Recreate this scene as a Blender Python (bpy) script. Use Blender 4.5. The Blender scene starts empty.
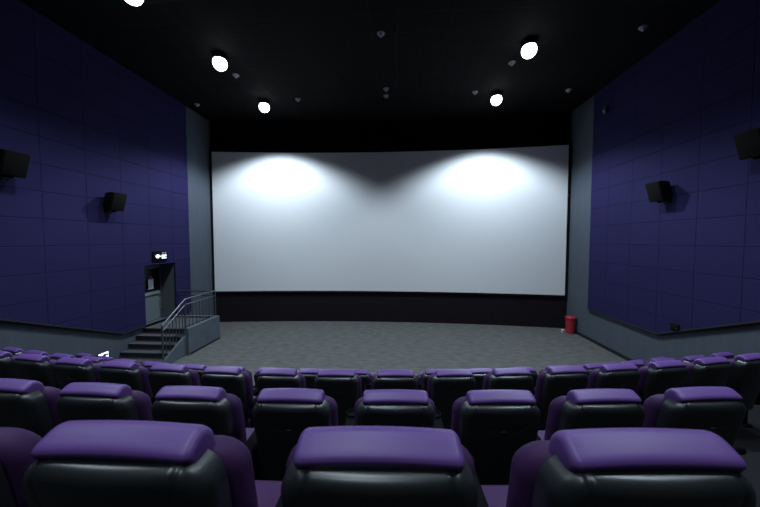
import bpy, bmesh, math
from mathutils import Vector, Matrix

SC = bpy.context.scene
COL = SC.collection
R = math.radians

# ------------------------------------------------------------------ materials
def mat(name, base, rough=0.6, metal=0.0, emit=None, strength=0.0, noise=None, bump=None, spec=0.5, sheen=0.0):
    m = bpy.data.materials.new(name); m.use_nodes = True
    nt = m.node_tree; b = nt.nodes['Principled BSDF']
    b.inputs['Base Color'].default_value = (*base, 1)
    b.inputs['Roughness'].default_value = rough
    b.inputs['Metallic'].default_value = metal
    b.inputs['Specular IOR Level'].default_value = spec
    if sheen: b.inputs['Sheen Weight'].default_value = sheen
    if emit:
        b.inputs['Emission Color'].default_value = (*emit, 1)
        b.inputs['Emission Strength'].default_value = strength
    tc = nt.nodes.new('ShaderNodeTexCoord')
    if noise:                                   # (scale xyz, amount, second colour)
        mp = nt.nodes.new('ShaderNodeMapping'); mp.inputs['Scale'].default_value = noise[0]
        nz = nt.nodes.new('ShaderNodeTexNoise'); nz.inputs['Scale'].default_value = 1; nz.inputs['Detail'].default_value = 6
        rp = nt.nodes.new('ShaderNodeValToRGB')
        rp.color_ramp.elements[0].position = .5 - noise[1]; rp.color_ramp.elements[1].position = .5 + noise[1]
        rp.color_ramp.elements[0].color = (*base, 1); rp.color_ramp.elements[1].color = (*noise[2], 1)
        nt.links.new(tc.outputs['Object'], mp.inputs[0]); nt.links.new(mp.outputs[0], nz.inputs['Vector'])
        nt.links.new(nz.outputs['Fac'], rp.inputs[0]); nt.links.new(rp.outputs[0], b.inputs['Base Color'])
    if bump:                                    # (scale, strength, distance)
        nb = nt.nodes.new('ShaderNodeTexNoise'); nb.inputs['Scale'].default_value = bump[0]; nb.inputs['Detail'].default_value = 4
        bp = nt.nodes.new('ShaderNodeBump'); bp.inputs['Strength'].default_value = bump[1]; bp.inputs['Distance'].default_value = bump[2]
        nt.links.new(tc.outputs['Object'], nb.inputs['Vector']); nt.links.new(nb.outputs['Fac'], bp.inputs['Height'])
        nt.links.new(bp.outputs[0], b.inputs['Normal'])
    return m

def panel_mat(name, c1, c2, seam, bw, bh, off, axis):
    """fabric panels with thin seams laid in a running grid; axis: object coordinates used as (u, v)"""
    m = bpy.data.materials.new(name); m.use_nodes = True
    nt = m.node_tree; b = nt.nodes['Principled BSDF']; b.inputs['Roughness'].default_value = .85
    b.inputs['Specular IOR Level'].default_value = .12
    tc = nt.nodes.new('ShaderNodeTexCoord'); sp = nt.nodes.new('ShaderNodeSeparateXYZ'); cb = nt.nodes.new('ShaderNodeCombineXYZ')
    nt.links.new(tc.outputs['Object'], sp.inputs[0])
    for k in range(2):
        ad = nt.nodes.new('ShaderNodeMath'); ad.operation = 'ADD'; ad.inputs[1].default_value = off[k]
        nt.links.new(sp.outputs[axis[k]], ad.inputs[0]); nt.links.new(ad.outputs[0], cb.inputs[k])
    br = nt.nodes.new('ShaderNodeTexBrick')
    br.offset = 0.0; br.squash = 1.0
    br.inputs['Scale'].default_value = 1; br.inputs['Brick Width'].default_value = bw; br.inputs['Row Height'].default_value = bh
    br.inputs['Mortar Size'].default_value = .012; br.inputs['Mortar Smooth'].default_value = .6
    br.inputs['Color1'].default_value = (*c1, 1); br.inputs['Color2'].default_value = (*c2, 1); br.inputs['Mortar'].default_value = (*seam, 1)
    bp = nt.nodes.new('ShaderNodeBump'); bp.invert = True; bp.inputs['Strength'].default_value = .8; bp.inputs['Distance'].default_value = .02
    nt.links.new(cb.outputs[0], br.inputs['Vector']); nt.links.new(br.outputs['Color'], b.inputs['Base Color'])
    nt.links.new(br.outputs['Fac'], bp.inputs['Height']); nt.links.new(bp.outputs[0], b.inputs['Normal'])
    return m

M = dict(
    leather=mat('purple_leather', (.118, .054, .228), .44, bump=(90, .12, .002), spec=.4),
    leather2=mat('purple_upholstery', (.048, .0175, .072), .6, bump=(120, .15, .002), spec=.18),
    shell=mat('black_shell_plastic', (.014, .017, .019), .36, bump=(240, .08, .001), spec=.9),
    black=mat('black_plastic', (.005, .005, .006), .9, spec=.05),
    badge=mat('badge_grey', (.06, .06, .065), .4),
    chrome=mat('chrome', (.75, .77, .8), .18, 1.0),
    screen=mat('screen_white', (.80, .80, .82), .75, spec=.2),
    masking=mat('black_masking_cloth', (.010, .008, .010), .95, spec=.1),
    skirt=mat('black_skirt_cloth', (.017, .013, .018), .95, spec=.1, noise=((30, 30, .3), .3, (.011, .009, .012))),
    greywall=mat('grey_acoustic_wall', (.068, .080, .104), .9, spec=.15, noise=((9, 9, 1.2), .25, (.084, .097, .118))),
    floor=mat('grey_carpet', (.070, .073, .076), .95, spec=.1, noise=((3.5, 9, 1), .22, (.128, .122, .113)), bump=(60, .3, .01)),
    tier=mat('dark_carpet', (.012, .0115, .0135), .95, spec=.1),
    ceiling=panel_mat('black_ceiling_tiles', (.0035, .0033, .0038), (.004, .0038, .0044), (.016, .016, .018), .6, .6, (0, 0), ('X', 'Y')),
    front=mat('black_wall_paint', (.004, .0036, .0044), .95, spec=.1),
    purple=panel_mat('purple_wall_panels', (.0185, .0150, .0660), (.0195, .0160, .0695), (.0145, .012, .053), .92, .58, (.47, .21), ('Y', 'Z')),
    paneledge=mat('panel_edge_black', (.012, .011, .018), .8),
    concrete=mat('painted_concrete', (.085, .102, .125), .85, noise=((3, 3, 3), .2, (.105, .122, .145)), spec=.2),
    tread=mat('stair_carpet', (.075, .074, .084), .95, spec=.1),
    nosing=mat('black_nosing', (.010, .010, .011), .6),
    metal=mat('dark_painted_steel', (.10, .11, .125), .45, .6),
    door=mat('grey_door_paint', (.125, .155, .17), .7, spec=.3),
    reveal=mat('grey_reveal', (.11, .125, .125), .9, spec=.2),
    steel=mat('brushed_steel', (.55, .57, .60), .3, .8),
    paper=mat('paper_white', (.80, .82, .85), .8),
    spk=mat('speaker_black', (.004, .0038, .0038), .7, spec=.15),
    spkg=mat('speaker_grille', (.005, .0047, .0045), .9, spec=.1),
    red=mat('red_paint', (.36, .020, .035), .45),
    lens=mat('lamp_lens', (.9, .95, 1), .4, emit=(.86, .94, 1.0), strength=6),
    lit=mat('sign_lit_white', (.9, .95, 1), .5, emit=(.88, .95, 1.0), strength=1.7),
    dim=mat('sign_dim', (.05, .05, .05), .5, emit=(.75, .8, .8), strength=.35),
    detect=mat('ceiling_fitting_white', (.35, .35, .37), .5),
    shade_panel=mat('dark_door_shade', (.006, .005, .007), .25, spec=.4),  # shade colour for the upper half of the exit door
    cup=mat('cup_white', (.85, .85, .83), .6),
)

# ------------------------------------------------------------------ helpers
class MB:
    def __init__(s): s.bm = bmesh.new()
    def box(s, c, size, rot=None, bevel=0.0, seg=2):
        r = bmesh.ops.create_cube(s.bm, size=1.0)
        vs = r['verts']
        bmesh.ops.scale(s.bm, vec=size, verts=vs)
        if bevel:
            es = list({e for v in vs for e in v.link_edges})
            o = bmesh.ops.bevel(s.bm, geom=es, offset=bevel, segments=seg, affect='EDGES', profile=.5)
            vs = list({v for v in o['verts']} | {v for v in vs if v.is_valid})
        if rot is not None: bmesh.ops.rotate(s.bm, cent=(0, 0, 0), matrix=rot, verts=vs)
        bmesh.ops.translate(s.bm, vec=c, verts=vs)
        return vs
    def tube(s, pts, r, n=10, cap=True):
        pts = [Vector(p) for p in pts]; rings = []
        for i, p in enumerate(pts):
            a = pts[max(0, i - 1)]; b = pts[min(len(pts) - 1, i + 1)]
            t = (b - a).normalized()
            q = t.to_track_quat('Z', 'Y')
            k = 1.0
            if 0 < i < len(pts) - 1:
                ca = (pts[i] - pts[i-1]).normalized().dot((pts[i+1] - pts[i]).normalized())
                k = 1 / max(.6, math.sqrt((1 + ca) / 2))
            rings.append([s.bm.verts.new(p + q @ Vector((r * k * math.cos(2*math.pi*j/n), r * k * math.sin(2*math.pi*j/n), 0))) for j in range(n)])
        for a, b in zip(rings, rings[1:]):
            for j in range(n): s.bm.faces.new((a[j], a[(j+1) % n], b[(j+1) % n], b[j]))
        if cap:
            s.bm.faces.new(rings[0][::-1]); s.bm.faces.new(rings[-1])
    def lathe(s, prof, n=24, c=(0, 0, 0), rot=None):
        """prof: (r, z) pairs from bottom to top"""
        c = Vector(c); rings = []
        def T(v): return c + (rot @ v if rot else v)
        for r, z in prof:
            if r < 1e-6: rings.append([s.bm.verts.new(T(Vector((0, 0, z))))])
            else: rings.append([s.bm.verts.new(T(Vector((r*math.cos(2*math.pi*j/n), r*math.sin(2*math.pi*j/n), z)))) for j in range(n)])
        for a, b in zip(rings, rings[1:]):
            for j in range(n):
                k = (j+1) % n
                if len(a) == 1 and len(b) == 1: continue
                if len(a) == 1: s.bm.faces.new((a[0], b[k], b[j]))
                elif len(b) == 1: s.bm.faces.new((a[j], a[k], b[0]))
                else: s.bm.faces.new((a[j], a[k], b[k], b[j]))
        if len(rings[0]) > 1: s.bm.faces.new(rings[0][::-1])
        if len(rings[-1]) > 1: s.bm.faces.new(rings[-1])
    def prism(s, poly, vec):
        """poly: list of 3-D points of a flat outline; extruded by vec"""
        vec = Vector(vec)
        a = [s.bm.verts.new(p) for p in poly]; b = [s.bm.verts.new(Vector(p) + vec) for p in poly]
        s.bm.faces.new(a); s.bm.faces.new(b[::-1])
        n = len(a)
        for i in range(n): s.bm.faces.new((a[(i+1) % n], a[i], b[i], b[(i+1) % n]))
        return a + b
    def build(s, name, m, parent=None, smooth=True, angle=35):
        bmesh.ops.recalc_face_normals(s.bm, faces=s.bm.faces)
        me = bpy.data.meshes.new(name); s.bm.to_mesh(me); s.bm.free()
        me.materials.append(m)
        if smooth:
            me.polygons.foreach_set('use_smooth', [True] * len(me.polygons))
            try: me.set_sharp_from_angle(angle=R(angle))
            except Exception: pass
        o = bpy.data.objects.new(name, me); COL.objects.link(o)
        if parent: o.parent = parent
        return o

def tag(o, label, cat, group=None):
    o['label'] = label; o['category'] = cat
    if group: o['group'] = group
    return o
def struct(o): o['kind'] = 'structure'; return o
def thing(name, label, cat, loc=(0, 0, 0), rotz=0, group=None):
    o = bpy.data.objects.new(name, None); COL.objects.link(o); o.empty_display_size = .1
    o.location = loc; o.rotation_euler = (0, 0, rotz)
    return tag(o, label, cat, group)
def copy_tree(o, parent=None):
    c = o.copy(); COL.objects.link(c); c.parent = parent
    for ch in list(o.children): copy_tree(ch, c)
    return c

# ------------------------------------------------------------------ the hall
XL, XR = -7.0, 7.1            # side walls
ZC = 8.20                     # ceiling
YB, YF = -5.0, 12.75          # back and front walls
ZCAM = 3.4

b = MB(); b.box(((XL+XR)/2, (YB+YF)/2, -.06), (XR-XL+.6, YF-YB, .12)); struct(b.build('floor', M['floor'], smooth=False))
b = MB(); b.box(((XL+XR)/2, (YB+YF)/2, ZC+.06), (XR-XL+.6, YF-YB, .12)); struct(b.build('ceiling', M['ceiling'], smooth=False))
b = MB(); b.box(((XL+XR)/2, YF+.06, ZC/2), (XR-XL+.6, .12, ZC)); struct(b.build('wall_front', M['front'], smooth=False))
b = MB(); b.box(((XL+XR)/2, YB-.06, ZC/2), (XR-XL+.6, .12, ZC)); struct(b.build('wall_back', M['front'], smooth=False))
b = MB(); b.box((XR+.1, (YB+YF)/2, ZC/2), (.2, YF-YB, ZC)); struct(b.build('wall_right', M['greywall'], smooth=False))

# left wall with the doorway
DY0, DY1, DZ0, DZ1, DD = 8.47, 9.72, .75, 2.64, .32
b = MB()
for (y0, y1, z0, z1) in ((YB, DY0, 0, ZC), (DY1, YF, 0, ZC), (DY0, DY1, DZ1, ZC), (DY0, DY1, 0, DZ0)):
    b.box((XL-.1, (y0+y1)/2, (z0+z1)/2), (.2, y1-y0, z1-z0))
struct(b.build('wall_left', M['greywall'], smooth=False))
b = MB()
b.box((XL-.2-DD/2+.0, DY1+.05, (DZ0+DZ1)/2), (DD, .1, DZ1-DZ0+.2)); b.box((XL-.2-DD/2, DY0-.05, (DZ0+DZ1)/2), (DD, .1, DZ1-DZ0+.2))
b.box((XL-.2-DD/2, (DY0+DY1)/2, DZ1+.05), (DD, DY1-DY0+.2, .1))
b.box((XL-.1, DY1-.003, (DZ0+DZ1)/2), (.2, .006, DZ1-DZ0)); 
struct(b.build('wall_recess', M['reveal'], smooth=False))
b = MB(); b.box((XL-.1-DD/2, (DY0+DY1)/2, DZ0-.03), (DD+.2, DY1-DY0, .06)); struct(b.build('floor', M['tread'], smooth=False))

# purple acoustic panels on both side walls (the lower edge follows the seating rake)
TH = .06
def rake(y): return 1.09 + (7.78 - y) * .423
pr = [(YB, rake(YB)), (7.78, 1.09), (10.5, 1.09), (10.5, ZC-.02), (YB, ZC-.02)]
b = MB(); b.prism([(XR, y, z) for y, z in pr], (-TH, 0, 0)); o = struct(b.build('wall_right', M['purple'], smooth=False))
def rakel(y): return .84 + (7.72 - y) * .423
pl = [(YB, rakel(YB)), (7.72, .84), (DY0, .84), (DY0, DZ1), (DY1, DZ1), (DY1, .78), (10.45, .78), (10.45, ZC-.02), (YB, ZC-.02)]
b = MB(); b.prism([(XL, y, z) for y, z in pl], (TH, 0, 0)); o = struct(b.build('wall_left', M['purple'], smooth=False))
# black trims under and beside the panels
b = MB()
b.prism([(XR, y, z) for y, z in ((YB, rake(YB)), (7.78, 1.09), (10.5, 1.09), (10.5, 1.05), (7.78, 1.05), (YB, rake(YB)-.04))], (-TH-.012, 0, 0))
struct(b.build('trim_1', M['paneledge'], smooth=False))
b = MB()
b.prism([(XL, y, z) for y, z in ((YB, rakel(YB)), (7.72, .84), (DY0-.02, .84), (DY0-.02, .80), (7.72, .80), (YB, rakel(YB)-.04))], (TH+.012, 0, 0))
struct(b.build('trim_2', M['paneledge'], smooth=False))
b = MB(); b.box((XR-.012, 9.2, .05), (.024, 6.9, .1)); struct(b.build('baseboard_right', M['nosing'], smooth=False))

# curved screen, its black border, and the cloth skirt below
SX0, SX1, SZ0, SZ1 = XL+.05, XR-.06, 1.24, 7.0
def scr_y(x):
    t = (x - (SX0+SX1)/2) / ((SX1-SX0)/2)
    return 11.80 + .50 * (1 - t*t)
def curved(x0, x1, z0, z1, dy, th, n=48):
    bb = MB(); rows = []
    for i in range(n+1):
        x = x0 + (x1-x0)*i/n; y = scr_y(x) + dy
        rows.append([bb.bm.verts.new(p) for p in ((x, y, z0), (x, y, z1), (x, y+th, z1), (x, y+th, z0))])
    for a, c in zip(rows, rows[1:]):
        for j in range(4): bb.bm.faces.new((a[j], a[(j+1) % 4], c[(j+1) % 4], c[j]))
    bb.bm.faces.new(rows[0]); bb.bm.faces.new(rows[-1][::-1])
    return bb
t = thing('cinema_screen', 'huge white curved cinema screen at the front of the hall', 'screen', (0, 12.0, 0))
def under(o, p):
    o.parent = p; o.matrix_parent_inverse = Matrix.Translation(-Vector(p.location)); return o
under(curved(SX0+.05, SX1-.05, SZ0+.04, SZ1-.04, 0, .03).build('screen_surface', M['screen']), t)
under(curved(SX0, SX1, SZ0-.03, SZ0+.045, -.02, .08).build('frame', M['masking']), t)
under(curved(SX0, SX1, SZ1-.045, SZ1+.05, -.02, .08).build('frame', M['masking']), t)
for x in (SX0, SX1-.055):
    under(curved(x, x+.055, SZ0+.045, SZ1-.045, -.02, .08, 2).build('frame', M['masking']), t)
sk = curved(SX0, SX1, 0, SZ0-.03, .03, .06).build('screen_skirt', M['skirt'])
tag(sk, 'long black cloth skirt along the floor beneath the white screen', 'skirt')
mk = curved(SX0, SX1, SZ1+.05, ZC-.0, .06, .06).build('screen_pelmet', M['front'])
tag(mk, 'black masking drape between the top of the screen and the ceiling', 'drape')

# ------------------------------------------------------------------ door, stair, railing
d = thing('exit_door', 'grey exit door with push bar set back in the left wall at the stair top', 'door', (XL-.2-DD+.03, (DY0+DY1)/2, DZ0))
hw = (DY1-DY0)/2; hh = DZ1-DZ0
b = MB(); b.box((0, 0, hh/2), (.05, 2*hw-.02, hh-.01)); b.build('leaf', M['door'], d, smooth=False)
b = MB(); b.box((.026, 0, 1.33), (.006, 2*hw-.12, .74)); b.build('shade_panel', M['shade_panel'], d, smooth=False)  # dark sheet standing in for the lintel's shadow above the push bar
b = MB()
b.box((.035, 0, .87), (.05, 1.0, .07), bevel=.015); b.box((.03, -.5, .87), (.07, .07, .11), bevel=.01); b.box((.03, .5, .87), (.07, .07, .11), bevel=.01)
b.build('push_bar', M['steel'], d)
b = MB(); b.tube([(.06, .545, .33), (.06, .545, .62)], .012); b.box((.04, .545, .33), (.05, .03, .03)); b.box((.04, .545, .62), (.05, .03, .03)); b.build('handle', M['steel'], d)
b = MB(); b.box((0, 0, hh+.02), (.10, 2*hw+.08, .05)); b.build('door_frame', M['nosing'], d, smooth=False)
n = thing('paper_notice', 'white paper notice hanging on the upper part of the grey exit door', 'notice', (XL-.2-DD+.10, 9.24, 2.12))
b = MB(); b.box((0, 0, -.16), (.004, .20, .32)); o = b.build('sheet', M['paper'], n, smooth=False)
b = MB(); b.tube([(0, -.08, 0), (0, 0, .10), (0, .08, 0)], .006, 6); b.build('cord', M['paper'], n)

NS, RISE, TREAD = 5, .15, .255
LX0, LX1, LY0, LY1 = XL+.001, -5.66, 8.45, 9.72
st = thing('staircase', 'short carpeted stair with steel railing leading up to the exit door', 'stairs', (-6.3, 8.45, 0))
def addst(bb, nm, mm): return under(bb.build(nm, mm, smooth=False), st)
b = MB(); b.box(((LX0+LX1)/2, (LY0+LY1)/2, .375), (LX1-LX0, LY1-LY0, .75)); addst(b, 'landing', M['tread'])
b = MB(); b.box(((LX0+LX1)/2, LY0-.012, .722), (LX1-LX0, .03, .065)); addst(b, 'nosing', M['nosing'])
for k in range(1, NS):
    z = .75 - RISE*k; y1 = LY0 - TREAD*(k-1); y0 = y1 - TREAD
    b = MB(); b.box(((LX0+LX1)/2, (y0+y1)/2, z/2), (LX1-LX0, y1-y0, z)); s = addst(b, 'step', M['tread'])
    b = MB(); b.box(((LX0+LX1)/2, y0-.012, z-.028), (LX1-LX0+.02, .03, .065)); nz = b.build('nosing', M['nosing'], smooth=False)
    nz.parent = s
# concrete side wall: level along the landing, sloping beside the steps
yb = LY0 - TREAD*(NS-1)
prof = [(LY1+.14, 0), (LY1+.14, .80), (LY0-.12, .80), (LY0-.12, 0)]
b = MB(); b.prism([(LX1, y, z) for y, z in prof], (.15, 0, 0)); b.box(((LX0+TH+LX1)/2, LY1+.07, .40), (LX1-LX0-TH-.004, .14, .80)); addst(b, 'side_wall', M['concrete'])
b = MB(); b.prism([(LX1, y, z) for y, z in ((LY0-.12, .60), (yb-.02, .13), (yb-.02, 0), (LY0-.12, 0))], (.07, 0, 0)); addst(b, 'stringer', M['concrete'])
b = MB(); b.box((LX1+.157, (LY1+LY0)/2+.03, .03), (.014, LY1-LY0+.22, .06)); addst(b, 'skirting', M['nosing'])

RX = LX1+.05
def addrl(bb, nm, par=None):
    o = bb.build(nm, M['metal'])
    o.parent = par or st
    if not par: o.matrix_parent_inverse = Matrix.Translation(-Vector(st.location))
    return o
yl = yb + .05
def railpts(h):
    return [(RX, LY1+.07, .80+h), (RX, LY0-.1, .80+h), (RX, yl, .27+h)]
b = MB(); b.tube(railpts(.86), .024); hr = addrl(b, 'handrail')
b = MB(); b.tube(railpts(.70), .016); addrl(b, 'rail', hr)
b = MB(); b.tube([(XL+TH, LY1+.07, 1.66), (RX, LY1+.07, 1.66)], .024); addrl(b, 'handrail')
b = MB(); b.tube([(XL+TH, LY1+.07, 1.50), (RX, LY1+.07, 1.50)], .016); addrl(b, 'rail', hr)
for y, z0, z1 in ((LY1+.07, .78, 1.66), (LY0-.1, .74, 1.66), (yl, .20, 1.13)):
    b = MB(); b.tube([(RX, y, z0), (RX, y, z1)], .024); addrl(b, 'post', hr)
for k in range(1, 9):
    y = LY0-.1 + (LY1+.17-LY0)*k/9
    b = MB(); b.tube([(RX, y, .79), (RX, y, 1.50)], .011, 6); addrl(b, 'baluster', hr)
for k in range(1, 7):
    f = k/7; y = LY0-.1 + (yl-LY0+.1)*f; z = .80 - .53*f
    b = MB(); b.tube([(RX, y, z-.06), (RX, y, z+.70)], .011, 6); addrl(b, 'baluster', hr)

# ------------------------------------------------------------------ signs and small fittings
sg = thing('exit_sign', 'small lit white exit sign above the recessed door in the left wall', 'sign', (XL+TH, 9.05, 2.89))
b = MB(); b.box((.02, 0, 0), (.04, .56, .30), bevel=.006); b.build('case', M['front'], sg)
b = MB(); b.prism([(.0405, -.20, .0), (.0405, -.13, .055), (.0405, -.07, .055), (.0405, -.05, .015), (.0405, .0, .015), (.0405, .0, -.02), (.0405, -.05, -.02), (.0405, -.07, -.06), (.0405, -.13, -.06)], (.003, 0, 0)); b.build('arrow', M['lit'], sg, smooth=False)
b = MB(); b.box((.042, .145, -.02), (.003, .19, .115)); pn = b.build('pictogram_panel', M['lit'], sg, smooth=False)
b = MB(); b.tube([(.0445, .10, .01), (.0445, .135, -.02), (.0445, .105, -.055)], .010, 6); b.tube([(.0445, .135, -.02), (.0445, .16, -.05)], .009, 6)
b.lathe([(.0, -.002), (.015, -.002), (.015, .002), (0, .002)], 12, (.0445, .145, .015), Matrix.Rotation(R(90), 3, 'Y')); b.box((.0445, .21, -.025), (.003, .045, .06)); b.build('running_figure', M['black'], pn)
for y in (.10, .205):
    b = MB(); b.box((.042, y, .095), (.003, .06, .045)); b.build('lettering', M['dim'], sg, smooth=False)

lo = thing('floor_exit_sign', 'small lit white arrow sign low on the grey left wall above the seat tops', 'sign', (XL+.002, 7.17, .41))
b = MB(); b.box((.015, 0, 0), (.03, .28, .17), bevel=.004); b.build('case', M['black'], lo)
b = MB(); b.box((.031, .0, 0), (.004, .26, .145)); fc = b.build('panel', M['lit'], lo, smooth=False)
b = MB(); b.prism([(.0335, -.05, 0), (.0335, .05, .055), (.0335, .05, .022), (.0335, .12, .022), (.0335, .12, -.022), (.0335, .05, -.022), (.0335, .05, -.055)], (.002, 0, 0)); b.build('arrow', M['black'], fc, smooth=False)

wl = thing('wall_socket', 'small dark twin socket low on the purple right wall panel', 'socket', (XR-TH, 7.28, 1.40))
b = MB(); b.box((-.02, 0, 0), (.04, .22, .14), bevel=.008); b.build('plate', M['spk'], wl)
for y in (-.085, .085):
    b = MB(); b.lathe([(0, -.006), (.014, -.006), (.014, .006), (0, .006)], 10, (-.042, y, -.03), Matrix.Rotation(R(90), 3, 'Y')); b.build('pin', M['badge'], wl)
ws = thing('wall_sensor', 'small pale sensor high on the purple right wall near its far end', 'sensor', (XR-TH, 9.85, 7.40))
b = MB(); b.box((-.04, 0, 0), (.08, .10, .24), bevel=.02); b.build('body', M['badge'], ws)
b = MB(); b.lathe([(.045, 0), (.04, .025), (.02, .04), (0, .044)], 14, (-.08, 0, -.03), Matrix.Rotation(R(-90), 3, 'Y')); b.build('lens', M['detect'], ws)

bn = thing('red_bin', 'red cylindrical bin standing in the far right corner beside the screen skirt', 'bin', (6.915, 11.25, 0))
b = MB(); b.lathe([(.135, 0), (.145, .01), (.165, .50), (.165, .52)], 28); b.build('body', M['red'], bn)
b = MB(); b.lathe([(.175, .515), (.178, .53), (.178, .585), (.16, .61), (.09, .625), (0, .63)], 28); b.build('lid', M['red'], bn)
cp = thing('paper_cup', 'tiny white cup on the floor beside the red bin', 'cup', (6.66, 11.30, 0))
b = MB(); b.lathe([(.032, 0), (.045, .10), (.048, .105), (.042, .10), (.030, .006), (0, .006)], 16); b.build('body', M['cup'], cp)

# ------------------------------------------------------------------ wall speakers
def speaker(side, y, z, label):
    sx = 1 if side == 'L' else -1          # +x into the room for the left wall
    x0 = (XL+TH) if side == 'L' else (XR-TH)
    t = thing('wall_speaker', label, 'speaker', (x0, y, z), 0, 'cinema surround speakers on the purple walls')
    rot = Matrix.Rotation(R(16*sx), 3, 'Y')
    off = Vector((sx*.14, 0, .0))
    def T(p): return off + rot @ Vector(p)
    fr, bk = .21, .15                      # half widths: front and back of the wedge cabinet
    def ring(x, w, h0, h1): return [T((sx*x, -w, h0)), T((sx*x, w, h0)), T((sx*x, w, h1)), T((sx*x, -w, h1))]
    bb = MB(); rs = [[bb.bm.verts.new(p) for p in ring(*a)] for a in ((-.10, bk, -.14, .17), (.10, fr-.02, -.22, .24), (.17, fr, -.23, .25))]
    for a, c in zip(rs, rs[1:]):
        for j in range(4): bb.bm.faces.new((a[j], a[(j+1) % 4], c[(j+1) % 4], c[j]))
    bb.bm.faces.new(rs[0]); bb.bm.faces.new(rs[-1])
    es = list(bb.bm.edges); bmesh.ops.bevel(bb.bm, geom=es, offset=.012, segments=2, affect='EDGES')
    bb.build('cabinet', M['spk'], t)
    bb = MB(); bb.box((0, 0, 0), (.02, 2*fr-.05, .43), bevel=.006)
    bmesh.ops.transform(bb.bm, matrix=Matrix.Translation(T((sx*.176, 0, .01))) @ rot.to_4x4(), verts=bb.bm.verts)
    bb.build('grille', M['spkg'], t)
    bb = MB(); bb.box((sx*.012, 0, -.16), (.024, .22, .30), bevel=.004); bb.tube([(sx*.02, 0, -.22), (sx*.20, 0, -.26), (sx*.24, 0, -.20)], .035, 8); bb.box((sx*.05, 0, -.02), (.10, .10, .10))
    bb.build('bracket', M['spk'], t)
speaker('L', 7.42, 4.42, 'black wall speaker on the left wall, the one nearer the screen')
speaker('L', 5.33, 4.87, 'black wall speaker at the far left edge of the photo')
speaker('R', 7.62, 4.58, 'black wall speaker on the right wall, the one nearer the screen')
speaker('R', 5.70, 5.10, 'black wall speaker at the far right edge of the photo')

# ------------------------------------------------------------------ ceiling lamps and fittings
LAMP_Z = 8.01
def make_lamp(x, y, label):
    t = thing('ceiling_lamp', label, 'lamp', (x, y, LAMP_Z), 0, 'bright ceiling lamps')
    b = MB(); b.lathe([(.12, .055), (.165, .06), (.175, .07), (.175, .17), (.15, .19), (0, .19)], 28); b.build('housing', M['black'], t)
    b = MB(); b.lathe([(.175*math.sin(math.pi*k/14), -.03-.175*math.cos(math.pi*k/14)) for k in range(11)] + [(0, .09)], 28); b.build('lens', M['lens'], t)
    return t
POWER = (1050, 330, 560)
lamps = [(-4.00, 10.3, 0, 'bright round ceiling lamp nearest the screen on the left side'),
         (3.82, 10.25, 0, 'bright round ceiling lamp nearest the screen on the right side'),
         (-4.00, 7.73, 1, 'large bright ceiling lamp in the second pair from the screen, left side'),
         (3.78, 7.68, 1, 'large bright ceiling lamp in the second pair from the screen, right side'),
         (-4.33, 5.50, 2, 'ceiling lamp cut by the top edge of the photo at upper left')]
def beam(x, y, z, p, ang=134, soft=.45):
    l = bpy.data.lights.new('lamp_beam', 'SPOT'); l.shadow_soft_size = .14
    l.energy = p; l.color = (.73, .885, 1.0); l.spot_size = R(ang); l.spot_blend = soft
    o = bpy.data.objects.new('lamp_beam', l); COL.objects.link(o); o.location = (x, y, z)
    return o
for x, y, k, lab in lamps:
    make_lamp(x, y, lab); beam(x, y, LAMP_Z-.28, POWER[k], (134, 132, 122)[k], (.45, .75, 1.0)[k])
# the side rows of the same lamps that go on over the seats, outside the frame
for x, y in ((4.05, 5.48), (-4.1, 3.2), (4.1, 3.2), (-4.1, .9), (4.1, .9), (0, 2.6), (0, .3), (0, -2.0)):  # centre spots are added, without fixtures, to put highlights on the shell lips
    beam(x, y, LAMP_Z-.28, POWER[2] if y > 5 else (400 if x else 250), 122 if y > 5 else 116, 1.0)

dets = [(-4.1, 8.68, 'small ceiling fitting between the two left lamps'),
        (-2.8, 10.26, 'small ceiling fitting just right of the inner left lamp'),
        (-6.5, 10.42, 'small ceiling fitting above the far end of the left wall'),
        (.22, 7.18, 'small ceiling fitting in mid ceiling, nearest the camera'),
        (.23, 9.74, 'small ceiling fitting in mid ceiling, upper one of the close pair'),
        (.21, 10.2, 'small ceiling fitting in mid ceiling, lower one of the close pair'),
        (3.69, 8.55, 'small ceiling fitting between the two right lamps'),
        (3.1, 10.13, 'small ceiling fitting just left of the inner right lamp'),
        (6.05, 10.18, 'small ceiling fitting above the right end of the screen'),
        (6.14, 7.35, 'small ceiling fitting at upper right near the right wall')]
proto = None
for x, y, lab in dets:
    if proto is None:
        t = proto = thing('ceiling_detector', lab, 'detector', (x, y, ZC), 0, 'ceiling detectors')
        b = MB(); b.lathe([(.055, -.035), (.085, -.02), (.09, 0)], 20); b.build('base', M['detect'], t)
        b = MB(); b.lathe([(0, -.085), (.03, -.08), (.045, -.06), (.05, -.034)], 20); b.build('sensor_head', M['detect'], t)
    else:
        t = copy_tree(proto); t.location = (x, y, ZC); t['label'] = lab

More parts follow.
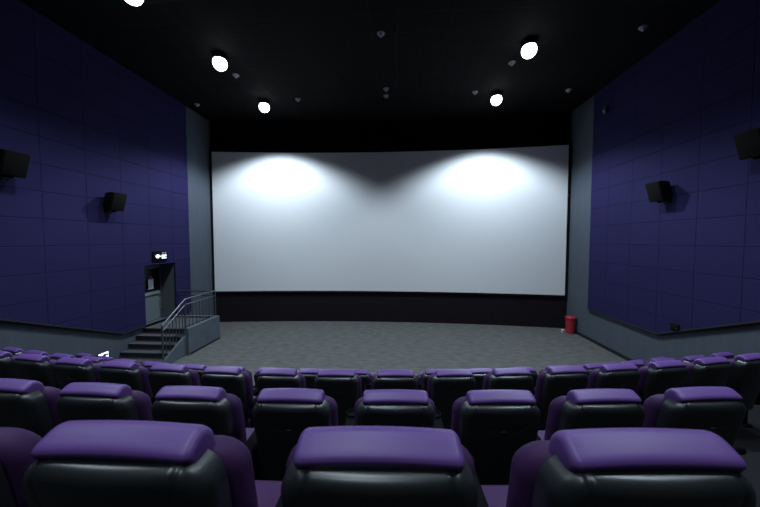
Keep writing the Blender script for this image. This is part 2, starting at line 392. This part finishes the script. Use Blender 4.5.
# ------------------------------------------------------------------ seating tiers
ROWS = [ # y of the row at its apex, tier height, centre (cx, cy) of the row's arc
    dict(y=.67, z=1.955, cx=-.30, cy=24), dict(y=1.67, z=1.530, cx=-.75, cy=30), dict(y=2.98, z=1.070, cx=-.76, cy=24),
    dict(y=4.15, z=.555, cx=-1.0, cy=28), dict(y=5.27, z=.012, cx=-1.0, cy=28)]
def arc_y(x, y0, r=ROWS[1]):
    q = r['cy'] - y0
    return r['cy'] - math.sqrt(q*q - (x-r['cx'])**2)
fronts = [r['y']+.72 for r in ROWS]
for k, r in enumerate(ROWS):
    bb = MB(); n = 40; rows = []
    yb0 = (ROWS[k-1]['y']+.72) if k else -.42
    for i in range(n+1):
        x = XL+.003 + (XR-XL-.006)*i/n
        a, c = arc_y(x, fronts[k], r), (arc_y(x, yb0, ROWS[k-1]) if k else arc_y(x, yb0, r))
        rows.append([bb.bm.verts.new(p) for p in ((x, c, 0), (x, a, 0), (x, a, r['z']), (x, c, r['z']))])
    for a, c in zip(rows, rows[1:]):
        for j in range(4): bb.bm.faces.new((a[j], a[(j+1) % 4], c[(j+1) % 4], c[j]))
    bb.bm.faces.new(rows[0]); bb.bm.faces.new(rows[-1][::-1])
    struct(bb.build('floor', M['tier'], smooth=False))
bb = MB(); rows = []
for i in range(41):
    x = XL+.003 + (XR-XL-.006)*i/40; a = arc_y(x, -.42, ROWS[0])
    rows.append([bb.bm.verts.new(p) for p in ((x, YB+.01, 0), (x, a, 0), (x, a, 2.42), (x, YB+.01, 2.42))])
for a, c in zip(rows, rows[1:]):
    for j in range(4): bb.bm.faces.new((a[j], a[(j+1) % 4], c[(j+1) % 4], c[j]))
bb.bm.faces.new(rows[0]); bb.bm.faces.new(rows[-1][::-1])
struct(bb.build('floor', M['tier'], smooth=False))

# ------------------------------------------------------------------ the seat
TAN = math.tan(R(11))
def lean(bm_):                        # recline of the backrest: the higher, the further back
    for v in bm_.verts: v.co.y += (1.0 - v.co.z) * TAN

def smoothstep(t): t = max(0, min(1, t)); return t*t*(3-2*t)

def shell_mesh():
    bm = bmesh.new(); nu, nv = 72, 44
    zt0, zb, rc, re = .952, .30, .080, .042
    us = [math.sin(math.pi/2*(2*i/nu-1))*.55 + (2*i/nu-1)*.45 for i in range(nu+1)]
    vs = [1-(1-j/nv)**1.0 for j in range(nv+1)]
    vs = [1-(1-v)**1.7 for v in vs]
    G = []
    def hw(z): return .200 + .024 * smoothstep((z-.40)/.45)
    for u in us:
        col = []
        for v in vs:
            w0 = hw(zt0-.1); xx = abs(u) * w0
            ztop = zt0
            if xx > w0-rc: ztop = zt0 - rc + math.sqrt(max(0, rc*rc - (xx-w0+rc)**2))
            z = zb + v*(ztop-zb); x = u*hw(z)
            # distance to the rounded outline
            qx, qz = abs(x)-(hw(z)-rc), z-(zt0-rc)
            sd = math.hypot(max(qx, 0), max(qz, 0)) + min(max(qx, qz), 0) - rc
            dd = max(0, -sd)
            yb_ = -.094 - .020*(1-u*u)
            if dd < re: yb_ += (re - math.sqrt(max(0, re*re-(re-dd)**2))) * 1.0
            # moulded U groove of the centre panel
            a, c = .160, .165
            f = (abs(x)/a)**4 + (max(0, zt0+.02-z)/c)**4 if z < zt0+.02 else (abs(x)/a)**4
            gx = 4*abs(x)**3/a**4; gz = 4*max(0, zt0+.02-z)**3/c**4
            gd = abs(f-1)/max(1e-6, math.hypot(gx, gz))
            yb_ += (.0025 + .0045*smoothstep((z-.87)/.06))*math.exp(-(gd/.0045)**2)
            col.append((x, yb_, z))
        G.append(col)
    V = [[bm.verts.new(p) for p in col] for col in G]
    for i in range(nu):
        for j in range(nv): bm.faces.new((V[i][j], V[i+1][j], V[i+1][j+1], V[i][j+1]))
    # border wall running forward
    border = [V[i][0] for i in range(nu+1)] + [V[nu][j] for j in range(1, nv+1)] + [V[i][nv] for i in range(nu-1, -1, -1)] + [V[0][j] for j in range(nv-1, 0, -1)]
    fr = [bm.verts.new((v.co.x, -.010, v.co.z)) for v in border]
    n = len(border)
    for i in range(n): bm.faces.new((border[i], fr[i], fr[(i+1) % n], border[(i+1) % n]))
    bm.faces.new(fr)
    return bm

def cushion_mesh():
    """upholstered backrest: rings of a rounded outline, inset towards both faces"""
    m = MB(); zt0, zb0, w00, rc0 = .934, .30, .246, .090
    def outline(ins):
        zt, zb, w, rc = zt0-ins, zb0+ins, w00-ins, max(.02, rc0-ins)
        wb = w-.022
        p = [(-wb + 2*wb*k/8, zb) for k in range(8)]
        def side(z): return wb + (w-wb)*smoothstep((z-zb)/.35)
        p += [(side(zb+(zt-rc-zb)*k/12), zb+(zt-rc-zb)*k/12) for k in range(12)]
        p += [(w-rc+rc*math.cos(math.pi/2*k/8), zt-rc+rc*math.sin(math.pi/2*k/8)) for k in range(9)]
        p += [(w-rc - 2*(w-rc)*k/8, zt) for k in range(1, 8)]
        p += [(-w+rc+rc*math.cos(math.pi/2+math.pi/2*k/8), zt-rc+rc*math.sin(math.pi/2+math.pi/2*k/8)) for k in range(9)]
        p += [(-side(zb+(zt-rc-zb)*k/12), zb+(zt-rc-zb)*k/12) for k in range(11, 0, -1)]
        return p
    y0, y1, re = -.030, .068, .040; rings = []
    spec = [(.09, y0)] + [(re*(1-math.sin(a)), y0+re*(1-math.cos(a))) for a in [math.pi/2*k/6 for k in range(7)]]
    spec += [(re*(1-math.cos(a)), y1-re+re*math.sin(a)) for a in [math.pi/2*k/6 for k in range(7)]] + [(.09, y1)]
    for ins, y in spec:
        rings.append([m.bm.verts.new((x, y + .030*(abs(x)/w00)**3, z)) for x, z in outline(ins)])
    n = len(rings[0])
    for a, c in zip(rings, rings[1:]):
        for j in range(n): m.bm.faces.new((a[j], a[(j+1) % n], c[(j+1) % n], c[j]))
    m.bm.faces.new(rings[0][::-1]); m.bm.faces.new(rings[-1])
    return m

def headrest_mesh():
    m = MB()
    base = [(-.056, .940), (-.078, .978), (-.022, 1.009), (.008, 1.004), (.040, .972), (.050, .915), (.0, .910)]
    # round the section
    pts = [Vector((y, z)) for y, z in base]
    for _ in range(3):
        q = []
        for i in range(len(pts)):
            a, c = pts[i], pts[(i+1) % len(pts)]
            q += [a*.8+c*.2, a*.2+c*.8]
        pts = q
    cen = Vector((.0, .955)); L = .187; re = .020
    st = [-L + re*(1-math.cos(k*math.pi/2/5)) for k in range(6)] + [-L+re + (2*L-2*re)*k/14 for k in range(1, 14)] + [L - re*(1-math.cos(k*math.pi/2/5)) for k in range(5, -1, -1)]
    rings = []
    for x in st:
        e = L - abs(x)
        ins = 0 if e >= re else re - math.sqrt(max(0, re*re-(re-e)**2))
        ring = []
        for p in pts:
            dv = p-cen; l = dv.length
            q = cen + dv * max(.05, (l-ins)/l)
            crown = -.007*(x/L)**2
            sl = 1 - .01*smoothstep((p.x+.07)/.10)      # front edge a little narrower
            ring.append(m.bm.verts.new((x*sl, q.x, q.y+crown)))
        rings.append(ring)
    n = len(pts)
    for a, c in zip(rings, rings[1:]):
        for j in range(n): m.bm.faces.new((a[j], a[(j+1) % n], c[(j+1) % n], c[j]))
    m.bm.faces.new(rings[0][::-1]); m.bm.faces.new(rings[-1])
    return m

def make_seat():
    t = thing('cinema_armchair', '-', 'armchair', (0, 0, 0), 0)
    m = cushion_mesh(); lean(m.bm); m.build('backrest', M['leather2'], t, angle=50)
    m = MB(); m.bm.free(); m.bm = shell_mesh(); lean(m.bm); sh = m.build('back_shell', M['shell'], t, angle=60)
    m = MB(); m.box((.0, -.1145, .80), (.030, .004, .007), bevel=.0015); lean(m.bm); m.build('badge', M['badge'], sh)
    m = headrest_mesh(); m.build('headrest', M['leather'], t, angle=50)
    m = MB(); m.box((0, .34, .325), (.46, .50, .13), bevel=.04, seg=4); m.build('seat_cushion', M['leather2'], t)
    m = MB(); m.box((0, .33, .235), (.42, .42, .08), bevel=.015); m.box((0, .30, .13), (.16, .26, .22), bevel=.02); m.box((0, .30, .015), (.30, .36, .03), bevel=.006)
    m.build('base', M['black'], t)
    m = MB(); m.box((.300, .24, .585), (.088, .46, .05), bevel=.02, seg=4); ar = m.build('armrest', M['black'], t)
    m = MB(); m.box((.300, .25, .45), (.060, .40, .26), bevel=.015); m.box((.300, .30, .19), (.05, .30, .38), bevel=.01); m.box((.300, .30, .012), (.11, .36, .024), bevel=.005); sp = m.build('armrest_support', M['black'], t)
    m = MB(); m.lathe([(.040, 0), (.046, .004), (.046, .014), (.040, .014), (.036, .0)], 18, (.300, .41, .611)); m.build('cup_holder_ring', M['black'], ar)
    m = MB(); m.box((.266, .075, .53), (.012, .03, .06), bevel=.004); m.build('hinge_plate', M['chrome'], sp)
    return t

ORD = ['first', 'second', 'third', 'fourth', 'fifth', 'sixth', 'seventh', 'eighth', 'ninth', 'tenth', 'eleventh', 'twelfth', 'thirteenth', 'fourteenth', 'fifteenth', 'sixteenth', 'seventeenth', 'eighteenth', 'nineteenth', 'twentieth', 'twenty-first', 'twenty-second', 'twenty-third', 'twenty-fourth']
ROWTXT = ['row nearest the camera', 'second row from camera', 'third row from camera', 'fourth row from camera', 'frontmost row by the floor']
ROWGRP = ['seats in the nearest row', 'seats in the second row', 'seats in the third row', 'seats in the fourth row', 'seats in the frontmost row']
# arc length of one seat of each row from the apex, and how many seats to each side the photo shows
PITCH_S = .60
OFF = [.605, .632, .615, .62, .62]     # x of one seat near the middle of each row
SPAN = [(-2, 1), (-4, 3), (-8, 7), (-11, 9), (-11, 9)]
seat0 = make_seat(); used = False
for k, r in enumerate(ROWS):
    rad = r['cy'] - r['y']; n0, n1 = SPAN[k]; cnt = n1 - n0 + 1
    for j in range(n0, n1+1):
        a = math.asin((OFF[k]-r['cx'])/rad) + j*PITCH_S/rad
        s = copy_tree(seat0) if used else seat0; used = True
        s.location = (r['cx'] + rad*math.sin(a), r['cy'] - rad*math.cos(a), r['z'])
        s.rotation_euler = (0, 0, a)
        i = j - n0
        side = f'{ORD[i]} from the left' if i < cnt/2 else f'{ORD[cnt-1-i]} from the right'
        s['label'] = f'purple cinema seat, {side} in the {ROWTXT[k]}'
        s['group'] = ROWGRP[k]

# ------------------------------------------------------------------ camera, world, colour
w = bpy.data.worlds.new('World'); SC.world = w; w.use_nodes = True
w.node_tree.nodes['Background'].inputs[0].default_value = (0, 0, 0, 1)
cam = bpy.data.cameras.new('Camera'); co = bpy.data.objects.new('Camera', cam); COL.objects.link(co)
co.location = (.65, 0, ZCAM); co.rotation_euler = (R(90-2.58), 0, R(3.6))
cam.sensor_width = 36; cam.lens = 36*300/760; cam.clip_start = .02
cam.dof.use_dof = True; cam.dof.focus_distance = 5.0; cam.dof.aperture_fstop = 4.0
SC.camera = co
vs_ = SC.view_settings
vs_.view_transform = 'Standard'; vs_.look = 'None'; vs_.exposure = 0; vs_.gamma = 1
SC.cycles.use_denoising = True
SC.cycles.sample_clamp_indirect = 4
